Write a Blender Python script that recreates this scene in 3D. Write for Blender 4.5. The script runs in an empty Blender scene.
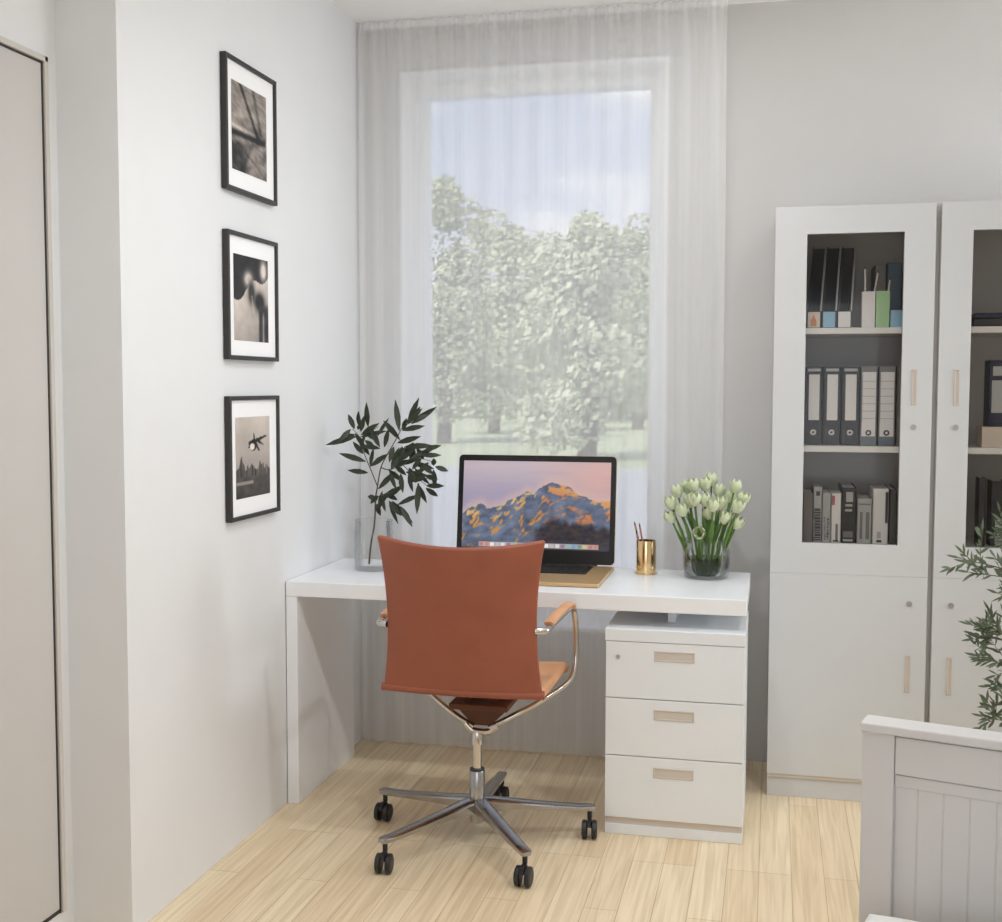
import bpy, bmesh, math, random
from mathutils import Vector, Matrix, noise
S = bpy.context.scene
COL = S.collection
PI = math.pi
rnd = random.Random(7)

# ------------------------------------------------------------------ materials
def lin(c):
    return tuple((x/12.92 if x <= .04045 else ((x+.055)/1.055)**2.4) for x in [v/255 for v in c])

def mat(name, rgb, rough=.5, metal=0., var=.04, scale=6., spec=.5, bump=0., stretch=(1, 1, 1), coat=0.):
    """principled surface whose colour drifts slightly with noise in object space"""
    m = bpy.data.materials.new(name); m.use_nodes = True
    nt = m.node_tree; N = nt.nodes; L = nt.links
    b = N['Principled BSDF']
    b.inputs['Roughness'].default_value = rough
    b.inputs['Metallic'].default_value = metal
    b.inputs['Specular IOR Level'].default_value = spec
    b.inputs['Coat Weight'].default_value = coat
    c = lin(rgb)
    tc = N.new('ShaderNodeTexCoord'); mp = N.new('ShaderNodeMapping'); mp.inputs['Scale'].default_value = stretch
    nz = N.new('ShaderNodeTexNoise'); nz.inputs['Scale'].default_value = scale; nz.inputs['Detail'].default_value = 4
    L.new(tc.outputs['Object'], mp.inputs['Vector']); L.new(mp.outputs['Vector'], nz.inputs['Vector'])
    r = N.new('ShaderNodeValToRGB')
    r.color_ramp.elements[0].position = .3; r.color_ramp.elements[1].position = .7
    r.color_ramp.elements[0].color = tuple(x*(1-var) for x in c)+(1,)
    r.color_ramp.elements[1].color = tuple(min(1, x*(1+var)) for x in c)+(1,)
    L.new(nz.outputs['Fac'], r.inputs['Fac']); L.new(r.outputs['Color'], b.inputs['Base Color'])
    if bump:
        bp = N.new('ShaderNodeBump'); bp.inputs['Strength'].default_value = bump; bp.inputs['Distance'].default_value = .002
        L.new(nz.outputs['Fac'], bp.inputs['Height']); L.new(bp.outputs['Normal'], b.inputs['Normal'])
    return m

def attr_mat(name, rough=.5, emit=0., spec=.3):
    m = bpy.data.materials.new(name); m.use_nodes = True
    nt = m.node_tree; b = nt.nodes['Principled BSDF']
    a = nt.nodes.new('ShaderNodeAttribute'); a.attribute_name = 'print_colour'
    b.inputs['Roughness'].default_value = rough; b.inputs['Specular IOR Level'].default_value = spec
    if emit:
        b.inputs['Base Color'].default_value = (.01, .01, .01, 1)
        nt.links.new(a.outputs['Color'], b.inputs['Emission Color']); b.inputs['Emission Strength'].default_value = emit
    else:
        nt.links.new(a.outputs['Color'], b.inputs['Base Color'])
    return m

def glass_mat(name, tint=(1, 1, 1), gloss=1., edge=0.):
    """thin clear pane or vessel wall: transparency plus Fresnel reflection"""
    m = bpy.data.materials.new(name); m.use_nodes = True
    nt = m.node_tree; N = nt.nodes; L = nt.links
    N.remove(N['Principled BSDF']); out = N['Material Output']
    t = N.new('ShaderNodeBsdfTransparent'); t.inputs['Color'].default_value = tuple(tint)+(1,)
    g = N.new('ShaderNodeBsdfGlossy'); g.inputs['Roughness'].default_value = .03
    f = N.new('ShaderNodeFresnel'); f.inputs['IOR'].default_value = 1.45
    mu = N.new('ShaderNodeMath'); mu.operation = 'MULTIPLY'; mu.inputs[1].default_value = gloss
    mx = N.new('ShaderNodeMixShader')
    L.new(f.outputs[0], mu.inputs[0]); L.new(mu.outputs[0], mx.inputs['Fac'])
    L.new(t.outputs[0], mx.inputs[1]); L.new(g.outputs[0], mx.inputs[2])
    if edge:
        lw = N.new('ShaderNodeLayerWeight'); lw.inputs['Blend'].default_value = .25
        rp = N.new('ShaderNodeValToRGB'); rp.color_ramp.elements[0].color = tuple(tint)+(1,)
        rp.color_ramp.elements[1].color = tuple(x*(1-edge) for x in tint)+(1,)
        L.new(lw.outputs['Facing'], rp.inputs['Fac']); L.new(rp.outputs['Color'], t.inputs['Color'])
    L.new(mx.outputs[0], out.inputs['Surface'])
    return m

def sheer_mat():
    m = bpy.data.materials.new('sheer_voile'); m.use_nodes = True
    nt = m.node_tree; N = nt.nodes; L = nt.links
    N.remove(N['Principled BSDF']); out = N['Material Output']
    t = N.new('ShaderNodeBsdfTransparent'); t.inputs['Color'].default_value = (1, 1, 1, 1)
    d = N.new('ShaderNodeBsdfDiffuse'); d.inputs['Color'].default_value = (.97, .97, .97, 1)
    tr = N.new('ShaderNodeBsdfTranslucent'); tr.inputs['Color'].default_value = (.98, .98, .98, 1)
    m1 = N.new('ShaderNodeMixShader'); m1.inputs['Fac'].default_value = .34
    L.new(d.outputs[0], m1.inputs[1]); L.new(tr.outputs[0], m1.inputs[2])
    # threads close up where the cloth turns away, plus a fine vertical weave
    lw = N.new('ShaderNodeLayerWeight'); lw.inputs['Blend'].default_value = .35
    tc = N.new('ShaderNodeTexCoord'); mp = N.new('ShaderNodeMapping'); mp.inputs['Scale'].default_value = (34, 8, .5)
    nz = N.new('ShaderNodeTexNoise'); nz.inputs['Scale'].default_value = 1.; nz.inputs['Detail'].default_value = 3
    L.new(tc.outputs['Object'], mp.inputs['Vector']); L.new(mp.outputs['Vector'], nz.inputs['Vector'])
    a = N.new('ShaderNodeMath'); a.operation = 'MULTIPLY_ADD'; a.inputs[1].default_value = .22; a.inputs[2].default_value = SHEER
    L.new(lw.outputs['Facing'], a.inputs[0])
    b = N.new('ShaderNodeMath'); b.operation = 'MULTIPLY_ADD'; b.inputs[1].default_value = .20
    L.new(nz.outputs['Fac'], b.inputs[0]); L.new(a.outputs[0], b.inputs[2])
    b.use_clamp = True
    mx = N.new('ShaderNodeMixShader')
    L.new(b.outputs[0], mx.inputs['Fac']); L.new(t.outputs[0], mx.inputs[1]); L.new(m1.outputs[0], mx.inputs[2])
    L.new(mx.outputs[0], out.inputs['Surface'])
    return m
SHEER = .43

def floor_mat():
    m = bpy.data.materials.new('oak_planks'); m.use_nodes = True
    nt = m.node_tree; N = nt.nodes; L = nt.links; b = N['Principled BSDF']
    tc = N.new('ShaderNodeTexCoord'); sp = N.new('ShaderNodeSeparateXYZ'); cb = N.new('ShaderNodeCombineXYZ')
    L.new(tc.outputs['Object'], sp.inputs[0])
    L.new(sp.outputs['Y'], cb.inputs['X']); L.new(sp.outputs['X'], cb.inputs['Y'])
    br = N.new('ShaderNodeTexBrick'); br.offset = .37; br.offset_frequency = 3; br.squash = 1.
    br.inputs['Scale'].default_value = 1.; br.inputs['Brick Width'].default_value = .92; br.inputs['Row Height'].default_value = .09
    br.inputs['Mortar Size'].default_value = .0012; br.inputs['Mortar Smooth'].default_value = .3
    br.inputs['Color1'].default_value = lin((238, 220, 188))+(1,); br.inputs['Color2'].default_value = lin((229, 206, 171))+(1,)
    br.inputs['Mortar'].default_value = lin((196, 168, 130))+(1,)
    L.new(cb.outputs[0], br.inputs['Vector'])
    mp = N.new('ShaderNodeMapping'); mp.inputs['Scale'].default_value = (2.6, 70, 1)
    nz = N.new('ShaderNodeTexNoise'); nz.inputs['Scale'].default_value = 1.; nz.inputs['Detail'].default_value = 6; nz.inputs['Distortion'].default_value = .8
    L.new(cb.outputs[0], mp.inputs['Vector']); L.new(mp.outputs['Vector'], nz.inputs['Vector'])
    rp = N.new('ShaderNodeValToRGB'); rp.color_ramp.elements[0].position = .32; rp.color_ramp.elements[1].position = .62
    rp.color_ramp.elements[0].color = (.86, .83, .78, 1); rp.color_ramp.elements[1].color = (1.06, 1.06, 1.06, 1)
    L.new(nz.outputs['Fac'], rp.inputs['Fac'])
    mx = N.new('ShaderNodeMix'); mx.data_type = 'RGBA'; mx.blend_type = 'MULTIPLY'; mx.inputs[0].default_value = 1.
    L.new(br.outputs['Color'], mx.inputs[6]); L.new(rp.outputs['Color'], mx.inputs[7])
    L.new(mx.outputs[2], b.inputs['Base Color'])
    b.inputs['Roughness'].default_value = .38; b.inputs['Specular IOR Level'].default_value = .35
    return m

M = {}
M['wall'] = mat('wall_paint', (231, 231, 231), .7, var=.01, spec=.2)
M['wall_dimmed'] = mat('dimmed_window_wall', (212, 210, 208), .7, var=.01, spec=.2)  # wall paint darkened to stand in for dimmer light on the window wall
M['ceil'] = mat('ceiling_paint', (250, 250, 249), .8, var=.005, spec=.1)
M['floor'] = floor_mat()
M['door'] = mat('door_laminate', (201, 197, 193), .45, var=.01)
M['steel'] = mat('brushed_steel', (170, 165, 158), .3, 1., var=.05)
M['trim'] = mat('door_trim_paint', (206, 200, 193), .4, var=.01)
M['darkgap'] = mat('dark_rubber_edge', (52, 50, 48), .6)
M['frame_white'] = mat('white_window_paint', (252, 252, 252), .4, var=.004)
M['desk'] = mat('white_desk_laminate', (240, 241, 243), .32, var=.01)
M['chest'] = mat('white_chest_laminate', (232, 235, 238), .4, var=.01)
M['cab'] = mat('white_cabinet_laminate', (208, 209, 210), .4, var=.012)
M['pull'] = mat('taupe_pull', (206, 196, 186), .5, var=.02)
M['lock'] = mat('lock_metal', (172, 168, 163), .4, .5)
M['cabin'] = mat('grey_cabinet_lining', (206, 202, 196), .7, var=.02)
M['shelf'] = mat('shelf_board', (226, 222, 216), .5, var=.01)
M['leather'] = mat('cognac_leather', (150, 83, 60), .5, var=.07, scale=10, bump=.15)
M['leather_tan'] = mat('tan_leather', (214, 158, 116), .5, var=.08, scale=14, bump=.15)
M['leather_dark'] = mat('brown_underside', (92, 52, 28), .6, var=.1)
M['chrome'] = mat('chrome', (205, 200, 194), .14, 1., var=.02)
M['alu'] = mat('polished_aluminium', (176, 176, 178), .2, 1., var=.04)
M['black_plastic'] = mat('black_plastic', (34, 34, 36), .45, var=.05)
M['black_frame'] = mat('black_frame_wood', (48, 46, 44), .5, var=.08, scale=30, stretch=(1, 1, .2))
M['mount'] = mat('white_mount_card', (250, 249, 248), .8, var=.005)
M['photo'] = attr_mat('monochrome_print', .45)
M['screen'] = attr_mat('lit_screen', .25, emit=.85)
M['bezel'] = mat('black_bezel', (14, 14, 15), .35, var=.03)
M['gold'] = mat('gold_aluminium', (214, 180, 132), .35, .55, var=.03)
M['keys'] = mat('black_keys', (24, 23, 24), .5)
M['brass'] = mat('polished_brass', (238, 206, 156), .16, 1., var=.04)
M['pencil'] = mat('pencil_lacquer', (176, 128, 110), .5)
M['pencil_pale'] = mat('pale_pencil_lacquer', (206, 200, 192), .5)
M['glass'] = glass_mat('clear_glass', (.995, 1., 1.), .55, .03)
M['pane'] = glass_mat('window_glass', (.97, .98, .985), .3)
M['cabglass'] = glass_mat('cabinet_glass', (.95, .945, .94), .4)
M['water'] = glass_mat('vase_water', (.42, .47, .42), .5, .1)
M['stem'] = mat('tulip_stem', (96, 128, 62), .5, var=.15, scale=20)
M['tulip'] = mat('white_tulip_petal', (214, 222, 186), .55, var=.06, scale=30)
M['tleaf'] = mat('tulip_leaf', (92, 124, 58), .5, var=.2, scale=20)
M['dleaf'] = mat('dark_olive_leaf', (40, 50, 30), .5, var=.35, scale=16)
M['twig'] = mat('dark_twig', (74, 62, 50), .7, var=.2, scale=30)
M['oleaf'] = mat('olive_leaf', (98, 112, 88), .55, var=.3, scale=18)
M['bark'] = mat('olive_bark', (112, 98, 80), .85, var=.25, scale=20)
M['pot'] = mat('grey_pot', (150, 146, 140), .7, var=.05)
M['soil'] = mat('soil', (60, 46, 34), .95, var=.3, scale=40)
M['bed'] = mat('white_bed_paint', (218, 215, 213), .45, var=.01)
M['groove'] = mat('bed_groove_paint', (196, 190, 187), .6)
M['mattress'] = mat('mattress_ticking', (230, 228, 224), .85)
M['duvet'] = mat('white_cotton', (240, 239, 237), .9, var=.02, scale=30, bump=.2)
M['blackcard'] = mat('black_card', (44, 43, 43), .6, var=.06)
M['greycard'] = mat('grey_card', (118, 114, 109), .6, var=.05)
M['darkgrey'] = mat('charcoal_card', (74, 72, 70), .6, var=.06)
M['whitecard'] = mat('white_card', (226, 222, 218), .7, var=.02)
M['cream'] = mat('cream_card', (216, 200, 182), .7, var=.02)
M['blue'] = mat('blue_card', (142, 182, 204), .6)
M['teal'] = mat('teal_card', (86, 108, 124), .6)
M['green'] = mat('green_card', (160, 196, 144), .6)
M['orange'] = mat('orange_card', (196, 132, 92), .6)
M['navy'] = mat('navy_card', (38, 40, 62), .5)
M['ink'] = mat('dark_ink', (64, 62, 62), .7)
M['palink'] = mat('pale_ink', (176, 176, 172), .7)
M['red'] = mat('red_ink', (176, 96, 108), .7)
M['bluegrey'] = mat('blue_grey_card', (96, 108, 116), .6)
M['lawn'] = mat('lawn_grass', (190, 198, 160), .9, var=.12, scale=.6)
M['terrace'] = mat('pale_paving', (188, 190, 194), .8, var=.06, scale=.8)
M['crown1'] = mat('hazed_tree_leaves', (176, 184, 152), .7, var=.15, scale=1.1)  # leaf green paled and flattened, haze put into the colour
M['crown2'] = mat('hazed_tree_leaves_pale', (192, 198, 168), .7, var=.15, scale=1.1)  # paler leaf variant, haze likewise put into the colour
M['trunk'] = mat('tree_bark', (98, 84, 70), .9, var=.2)
M['sheer'] = sheer_mat()
M['tape'] = mat('curtain_tape', (214, 212, 209), .9)

# ------------------------------------------------------------------ mesh kit
class MB:
    def __init__(s): s.bm = bmesh.new()
    def box(s, lo, hi, bev=0., seg=2, mi=0):
        lo = Vector(lo); hi = Vector(hi)
        r = bmesh.ops.create_cube(s.bm, size=1, matrix=Matrix.Translation((lo+hi)/2) @ Matrix.Diagonal((*(hi-lo), 1)))
        vs = r['verts']; fs = {f for v in vs for f in v.link_faces}
        for f in fs: f.material_index = mi
        if bev:
            es = list({e for v in vs for e in v.link_edges})
            bmesh.ops.bevel(s.bm, geom=es, offset=bev, segments=seg, profile=.5, affect='EDGES')
        return s
    def obox(s, size, matrix, bev=0., seg=2):
        r = bmesh.ops.create_cube(s.bm, size=1, matrix=matrix @ Matrix.Diagonal((*size, 1)))
        if bev:
            es = list({e for v in r['verts'] for e in v.link_edges})
            bmesh.ops.bevel(s.bm, geom=es, offset=bev, segments=seg, profile=.5, affect='EDGES')
        return s
    def lathe(s, prof, c=(0, 0, 0), n=32, closed=False, mat4=None):
        """prof: list of (r, z); ends with r=0 close the shape"""
        mat4 = mat4 or Matrix.Translation(c); rings = []
        for r, z in prof:
            if r < 1e-6: rings.append([s.bm.verts.new(mat4 @ Vector((0, 0, z)))])
            else: rings.append([s.bm.verts.new(mat4 @ Vector((r*math.cos(2*PI*k/n), r*math.sin(2*PI*k/n), z))) for k in range(n)])
        pairs = list(zip(rings, rings[1:])) + ([(rings[-1], rings[0])] if closed else [])
        for a, b in pairs:
            for k in range(n):
                k2 = (k+1) % n
                if len(a) == 1 and len(b) == 1: continue
                if len(a) == 1: f = (a[0], b[k2], b[k])
                elif len(b) == 1: f = (a[k], a[k2], b[0])
                else: f = (a[k], a[k2], b[k2], b[k])
                try: s.bm.faces.new(f)
                except ValueError: pass
        return s
    def tube(s, pts, rad, n=10, flat=1., up=None):
        """swept round (or flattened) bar; rad is a number or one per point"""
        pts = [Vector(p) for p in pts]; m = len(pts)
        rs = rad if isinstance(rad, (list, tuple)) else [rad]*m
        rings = []; prev = None
        for i, p in enumerate(pts):
            t = (pts[min(i+1, m-1)]-pts[max(i-1, 0)]).normalized()
            if prev is None:
                a = Vector(up) if up else (Vector((0, 0, 1)) if abs(t.z) < .9 else Vector((0, 1, 0)))
            else: a = prev
            a = (a-t*a.dot(t)).normalized(); prev = a; b = t.cross(a)
            rings.append([s.bm.verts.new(p+(a*math.cos(2*PI*k/n)*flat+b*math.sin(2*PI*k/n))*rs[i]) for k in range(n)])
        for a, b in zip(rings, rings[1:]):
            for k in range(n): s.bm.faces.new((a[k], a[(k+1) % n], b[(k+1) % n], b[k]))
        s.bm.faces.new(rings[0][::-1]); s.bm.faces.new(rings[-1])
        return s
    def grid(s, fn, nu, nv):
        vs = [[s.bm.verts.new(fn(i/nu, j/nv)) for i in range(nu+1)] for j in range(nv+1)]
        for j in range(nv):
            for i in range(nu): s.bm.faces.new((vs[j][i], vs[j][i+1], vs[j+1][i+1], vs[j+1][i]))
        return s
    def prism(s, poly, lo, hi, axis='y'):
        """closed polygon of (a, b) pushed from lo to hi along an axis"""
        def P(a, b, c): return {'y': (a, c, b), 'x': (c, a, b), 'z': (a, b, c)}[axis]
        A = [s.bm.verts.new(P(a, b, lo)) for a, b in poly]; B = [s.bm.verts.new(P(a, b, hi)) for a, b in poly]
        s.bm.faces.new(A); s.bm.faces.new(B[::-1])
        for k in range(len(poly)):
            k2 = (k+1) % len(poly); s.bm.faces.new((A[k], B[k], B[k2], A[k2]))
        return s
    def leaf(s, base, tip, w, nrm, bend=.1, fold=.15):
        base = Vector(base); tip = Vector(tip); d = tip-base; L = d.length; d.normalize()
        nrm = Vector(nrm); side = d.cross(nrm).normalized(); nn = side.cross(d)
        prev = None
        for k, (t, ww) in enumerate(((0, .12), (.2, .7), (.45, 1.), (.72, .75), (1, .05))):
            c = base+d*L*t-nn*bend*L*t*t
            row = [s.bm.verts.new(c-side*w*ww*.5+nn*fold*w*ww), s.bm.verts.new(c), s.bm.verts.new(c+side*w*ww*.5+nn*fold*w*ww)]
            if prev:
                for q in (0, 1): s.bm.faces.new((prev[q], prev[q+1], row[q+1], row[q]))
            prev = row
        return s
    def build(s, name, m, parent=None, smooth=0., mods=()):
        bmesh.ops.recalc_face_normals(s.bm, faces=s.bm.faces)
        me = bpy.data.meshes.new(name); s.bm.to_mesh(me); s.bm.free()
        for x in (m if isinstance(m, (list, tuple)) else [m]): me.materials.append(x)
        o = bpy.data.objects.new(name, me); COL.objects.link(o)
        if smooth:
            for p in me.polygons: p.use_smooth = True
            if smooth < PI: me.set_sharp_from_angle(angle=smooth)
        if parent is not None:
            w = world_of(parent); me.transform(w.inverted()); o.parent = parent
        return o

def world_of(o):
    w = o.matrix_basis.copy()
    while o.parent: o = o.parent; w = o.matrix_basis @ w
    return w
def thing(name, label, cat, loc=(0, 0, 0), rz=0., group=None):
    o = bpy.data.objects.new(name, None); COL.objects.link(o); o.empty_display_size = .05
    o.location = loc; o.rotation_euler = (0, 0, rz); tag(o, label, cat, group)
    return o
def tag(o, label, cat, group=None, kind=None):
    o['label'] = label; o['category'] = cat
    if group: o['group'] = group
    if kind: o['kind'] = kind
    return o
def struct(o): o['kind'] = 'structure'; return o
def copy_thing(root, loc, label=None):
    r = root.copy(); COL.objects.link(r); r.location = loc
    if label: r['label'] = label
    for ch in list(root.children):
        c = ch.copy(); COL.objects.link(c); c.parent = r
        for g in list(ch.children):
            d = g.copy(); COL.objects.link(d); d.parent = c
    return r
def bez(pts, n=8):
    """smooth path through the points (Catmull-Rom)"""
    P = [Vector(p) for p in pts]; P = [2*P[0]-P[1]]+P+[2*P[-1]-P[-2]]; out = []
    for i in range(1, len(P)-2):
        for k in range(n):
            t = k/n; a, b, c, d = P[i-1:i+3]
            out.append(.5*((2*b)+(c-a)*t+(2*a-5*b+4*c-d)*t*t+(3*b-a-3*c+d)*t**3))
    out.append(P[-2]); return out
def nz(x, y, z=0.): return noise.noise(Vector((x, y, z)))
def fbm(x, y, z=0., o=4):
    return sum(nz(x*2**k, y*2**k, z+k*7.1)/2**k for k in range(o))
def sm(a, b, x):
    t = min(1, max(0, (x-a)/(b-a))); return t*t*(3-2*t)
def mix(a, b, t): return tuple(x+(y-x)*t for x, y in zip(a, b))
def paint(o, fn):
    """store fn(s, t) (sRGB 0-255) per vertex; the grid was laid out with s, t kept in a list"""
    me = o.data; a = me.color_attributes.new('print_colour', 'FLOAT_COLOR', 'POINT')
    for i, (s_, t_) in enumerate(o_st): a.data[i].color = lin(tuple(max(0, min(255, c)) for c in fn(s_, t_)))+(1,)
o_st = []

# ------------------------------------------------------------------ setting
H = 2.74; WY = .10; XR = 3.9; YF = -5.4; AX = -.165; AY = -1.675
WX0, WX1, WZ0, WZ1 = .158, 1.15, .465, 2.558
struct(MB().box((AX-.2, YF-.1, -.1), (XR+.2, WY+.25, 0)).build('floor', M['floor']))
struct(MB().box((AX-.2, YF-.1, H), (XR+.2, WY+.25, H+.15)).build('ceiling', M['ceil']))
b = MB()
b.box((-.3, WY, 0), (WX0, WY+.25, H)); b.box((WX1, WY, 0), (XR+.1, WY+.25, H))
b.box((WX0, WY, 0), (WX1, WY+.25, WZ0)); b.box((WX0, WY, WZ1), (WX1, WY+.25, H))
struct(b.build('wall_back', M['wall_dimmed']))
struct(MB().box((AX-.2, AY, 0), (0, WY, H)).build('wall_left', M['wall']))
DY1, DY0, DZ1, DZ0 = -1.740, -2.66, 2.145, .078
b = MB()
b.box((AX-.2, YF, 0), (AX, DY0-.02, H)); b.box((AX-.2, DY0-.02, DZ1+.02), (AX, AY, H)); b.box((AX-.2, DY1+.02, 0), (AX, AY, DZ1+.02))
b.box((AX-.2, DY0-.02, 0), (AX, DY1+.02, DZ0-.012))
struct(b.build('wall_hall', M['wall']))
b = MB()
b.box((XR, YF, 0), (XR+.15, -1.22, H)); b.box((XR, -.02, 0), (XR+.15, WY, H)); b.box((XR, -1.22, 0), (XR+.15, -.02, .8)); b.box((XR, -1.22, 2.1), (XR+.15, -.02, H))
struct(b.build('wall_right', M['wall']))
b = MB()
b.box((AX-.2, YF-.15, 0), (.6, YF, H)); b.box((2.4, YF-.15, 0), (XR+.15, YF, H)); b.box((.6, YF-.15, 0), (2.4, YF, .6)); b.box((.6, YF-.15, 2.1), (2.4, YF, H))  # opening made to let in the added front fill
struct(b.build('wall_front', M['wall']))
d = struct(MB().box((AX-.045, DY0, DZ0), (AX+.004, DY1, DZ1), .002).build('door_1', M['door']))
b = MB()
for lo, hi in (((AX-.045, DY1+.004, DZ0-.01), (AX+.012, DY1+.018, DZ1+.018)), ((AX-.045, DY0-.018, DZ0-.01), (AX+.012, DY0-.004, DZ1+.018)), ((AX-.045, DY0-.018, DZ1+.004), (AX+.012, DY1+.018, DZ1+.018))):
    b.box(lo, hi, .002)
b.build('metal_trim', M['trim'], d)
b = MB()
b.box((AX-.045, DY1-.0005, DZ0-.01), (AX+.006, DY1+.0035, DZ1+.004)); b.box((AX-.045, DY0, DZ1-.0005), (AX+.006, DY1+.004, DZ1+.0045)); b.box((AX-.045, DY0, DZ0-.008), (AX+.006, DY1, DZ0+.0005))
b.build('edge_seal', M['darkgap'], d)

# window
w = bpy.data.objects.new('window_1', None); COL.objects.link(w); w.location = ((WX0+WX1)/2, WY+.12, WZ0); struct(w)
GX0, GX1, GZ0, GZ1 = .212, 1.085, .53, 2.503
b = MB()
y0, y1 = WY+.115, WY+.20
b.box((WX0+.001, y0, WZ0+.001), (GX0, y1, WZ1-.001), .004); b.box((GX1, y0, WZ0+.001), (WX1-.001, y1, WZ1-.001), .004)
b.box((GX0-.004, y0, GZ1), (GX1+.004, y1, WZ1-.001), .004); b.box((GX0-.004, y0, WZ0+.001), (GX1+.004, y1, GZ0), .004)
b.build('sash', M['frame_white'], w)
b = MB()
for lo, hi in (((WX0-.014, WY-.012, WZ0-.014), (WX0+.004, y0, WZ1+.014)), ((WX1-.004, WY-.012, WZ0-.014), (WX1+.014, y0, WZ1+.014)), ((WX0, WY-.012, WZ1-.004), (WX1, y0, WZ1+.014)), ((WX0, WY-.012, WZ0-.014), (WX1, y0, WZ0+.004))):
    b.box(lo, hi, .003)
b.build('casing', M['frame_white'], w)
MB().box((GX0-.003, WY+.152, GZ0-.003), (GX1+.003, WY+.158, GZ1+.003)).build('pane', M['pane'], w)

# sheer curtain
cx1 = 1.372
ct = thing('sheer_curtain', 'long white sheer curtain hanging from ceiling to floor over the tall window', 'curtain', (.69, 0, 0))
def cloth(u, v):
    x = .012+u*(cx1-.012); z = .006+v*(H-.012)
    g = sm(.93, 1, v)
    a = .55+.45*nz(u*9, 3.3)
    y = .010*a*math.sin(u*96+2.2*nz(u*7, v*.6))+.006*nz(u*26, v*.8, 2)
    if u > .93: y += .004*math.sin((u-.93)*130)
    y = y*(1-.35*g)+.006*g*math.sin(u*260)
    return Vector((x+.006*nz(u*14, v*1.2, 9), max(-.034, min(.04, y)), z))
c = MB().grid(cloth, 520, 24).build('sheer_cloth', M['sheer'], ct, smooth=4)
b = MB(); b.box((.01, .028, H-.02), (cx1, .046, H-.0005), .002)
b.build('curtain_track', M['frame_white'], ct)

# ------------------------------------------------------------------ outside
b = MB().box((-30, .5, -.30), (14, 17, -.10)); struct(b.build('ground_terrace', M['terrace']))
b = MB().box((-45, 17, -.32), (25, 60, -.09)); struct(b.build('ground_lawn', M['lawn']))
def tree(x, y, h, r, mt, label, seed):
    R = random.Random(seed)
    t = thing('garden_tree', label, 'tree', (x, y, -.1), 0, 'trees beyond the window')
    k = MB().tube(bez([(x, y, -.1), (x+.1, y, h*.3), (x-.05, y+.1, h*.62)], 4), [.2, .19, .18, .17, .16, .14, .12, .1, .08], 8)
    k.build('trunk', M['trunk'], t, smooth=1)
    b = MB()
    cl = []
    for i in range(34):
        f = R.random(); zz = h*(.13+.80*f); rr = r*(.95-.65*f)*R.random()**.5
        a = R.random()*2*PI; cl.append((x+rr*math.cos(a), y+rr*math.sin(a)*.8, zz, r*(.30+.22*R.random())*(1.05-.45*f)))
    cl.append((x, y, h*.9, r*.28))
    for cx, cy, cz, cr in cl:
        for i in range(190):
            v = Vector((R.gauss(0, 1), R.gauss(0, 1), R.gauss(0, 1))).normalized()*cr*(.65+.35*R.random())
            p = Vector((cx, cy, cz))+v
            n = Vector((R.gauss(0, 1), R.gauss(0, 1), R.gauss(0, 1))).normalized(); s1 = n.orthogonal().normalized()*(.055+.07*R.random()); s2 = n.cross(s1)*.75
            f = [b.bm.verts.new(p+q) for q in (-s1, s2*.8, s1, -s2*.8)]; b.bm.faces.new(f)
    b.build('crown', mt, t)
def beyond(px_, y): return 1.55+(y+4.29)*(-.2958+(px_-428)*.000867)
for k, (u, y, sl, r, mt, lab) in enumerate((
    (444, 25, .187, 1.75, 'crown1', 'tallest garden tree, at the window edge by the pictures'),
    (496, 31.5, .156, 2.0, 'crown2', 'leafy tree just beside the tallest tree beyond the window'),
    (545, 42, .130, 2.7, 'crown1', 'lower tree beneath the white cloud beyond the window'),
    (590, 19, .146, 1.5, 'crown2', 'pale green tree behind the middle of the window'),
    (640, 36.5, .146, 2.3, 'crown1', 'garden tree at the window edge nearest the bookcase cabinets'))):
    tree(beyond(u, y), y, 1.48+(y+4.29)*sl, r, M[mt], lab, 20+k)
hb = MB(); R = random.Random(3)
for i in range(13000):
    p = Vector((R.uniform(-44, -2), R.uniform(48, 49.4), R.uniform(-.1, 5.6)+.25*math.sin(i)))
    n = Vector((R.gauss(0, 1), R.gauss(0, 1), R.gauss(0, 1))).normalized(); s1 = n.orthogonal().normalized()*(.16+.12*R.random()); s2 = n.cross(s1)*.75
    hb.bm.faces.new([hb.bm.verts.new(p+q) for q in (-s1, s2, s1, -s2)])
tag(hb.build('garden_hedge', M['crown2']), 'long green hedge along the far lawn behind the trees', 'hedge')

# ------------------------------------------------------------------ desk
DW, DF, DB, DT, DU = 1.482, -.7075, -.169, .742, .692
t = thing('desk', 'white laminate writing desk in front of the curtained window', 'desk', (.74, -.44, 0))
MB().box((.003, DF, DU), (DW, DB, DT), .003).build('desktop', M['desk'], t)
MB().box((.003, DF+.002, 0), (.042, DB-.004, DU), .002).build('side_panel', M['desk'], t)
MB().box((1.238, -.60, .642), (1.262, -.42, DU), .002).build('support_post', M['desk'], t)

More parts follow.
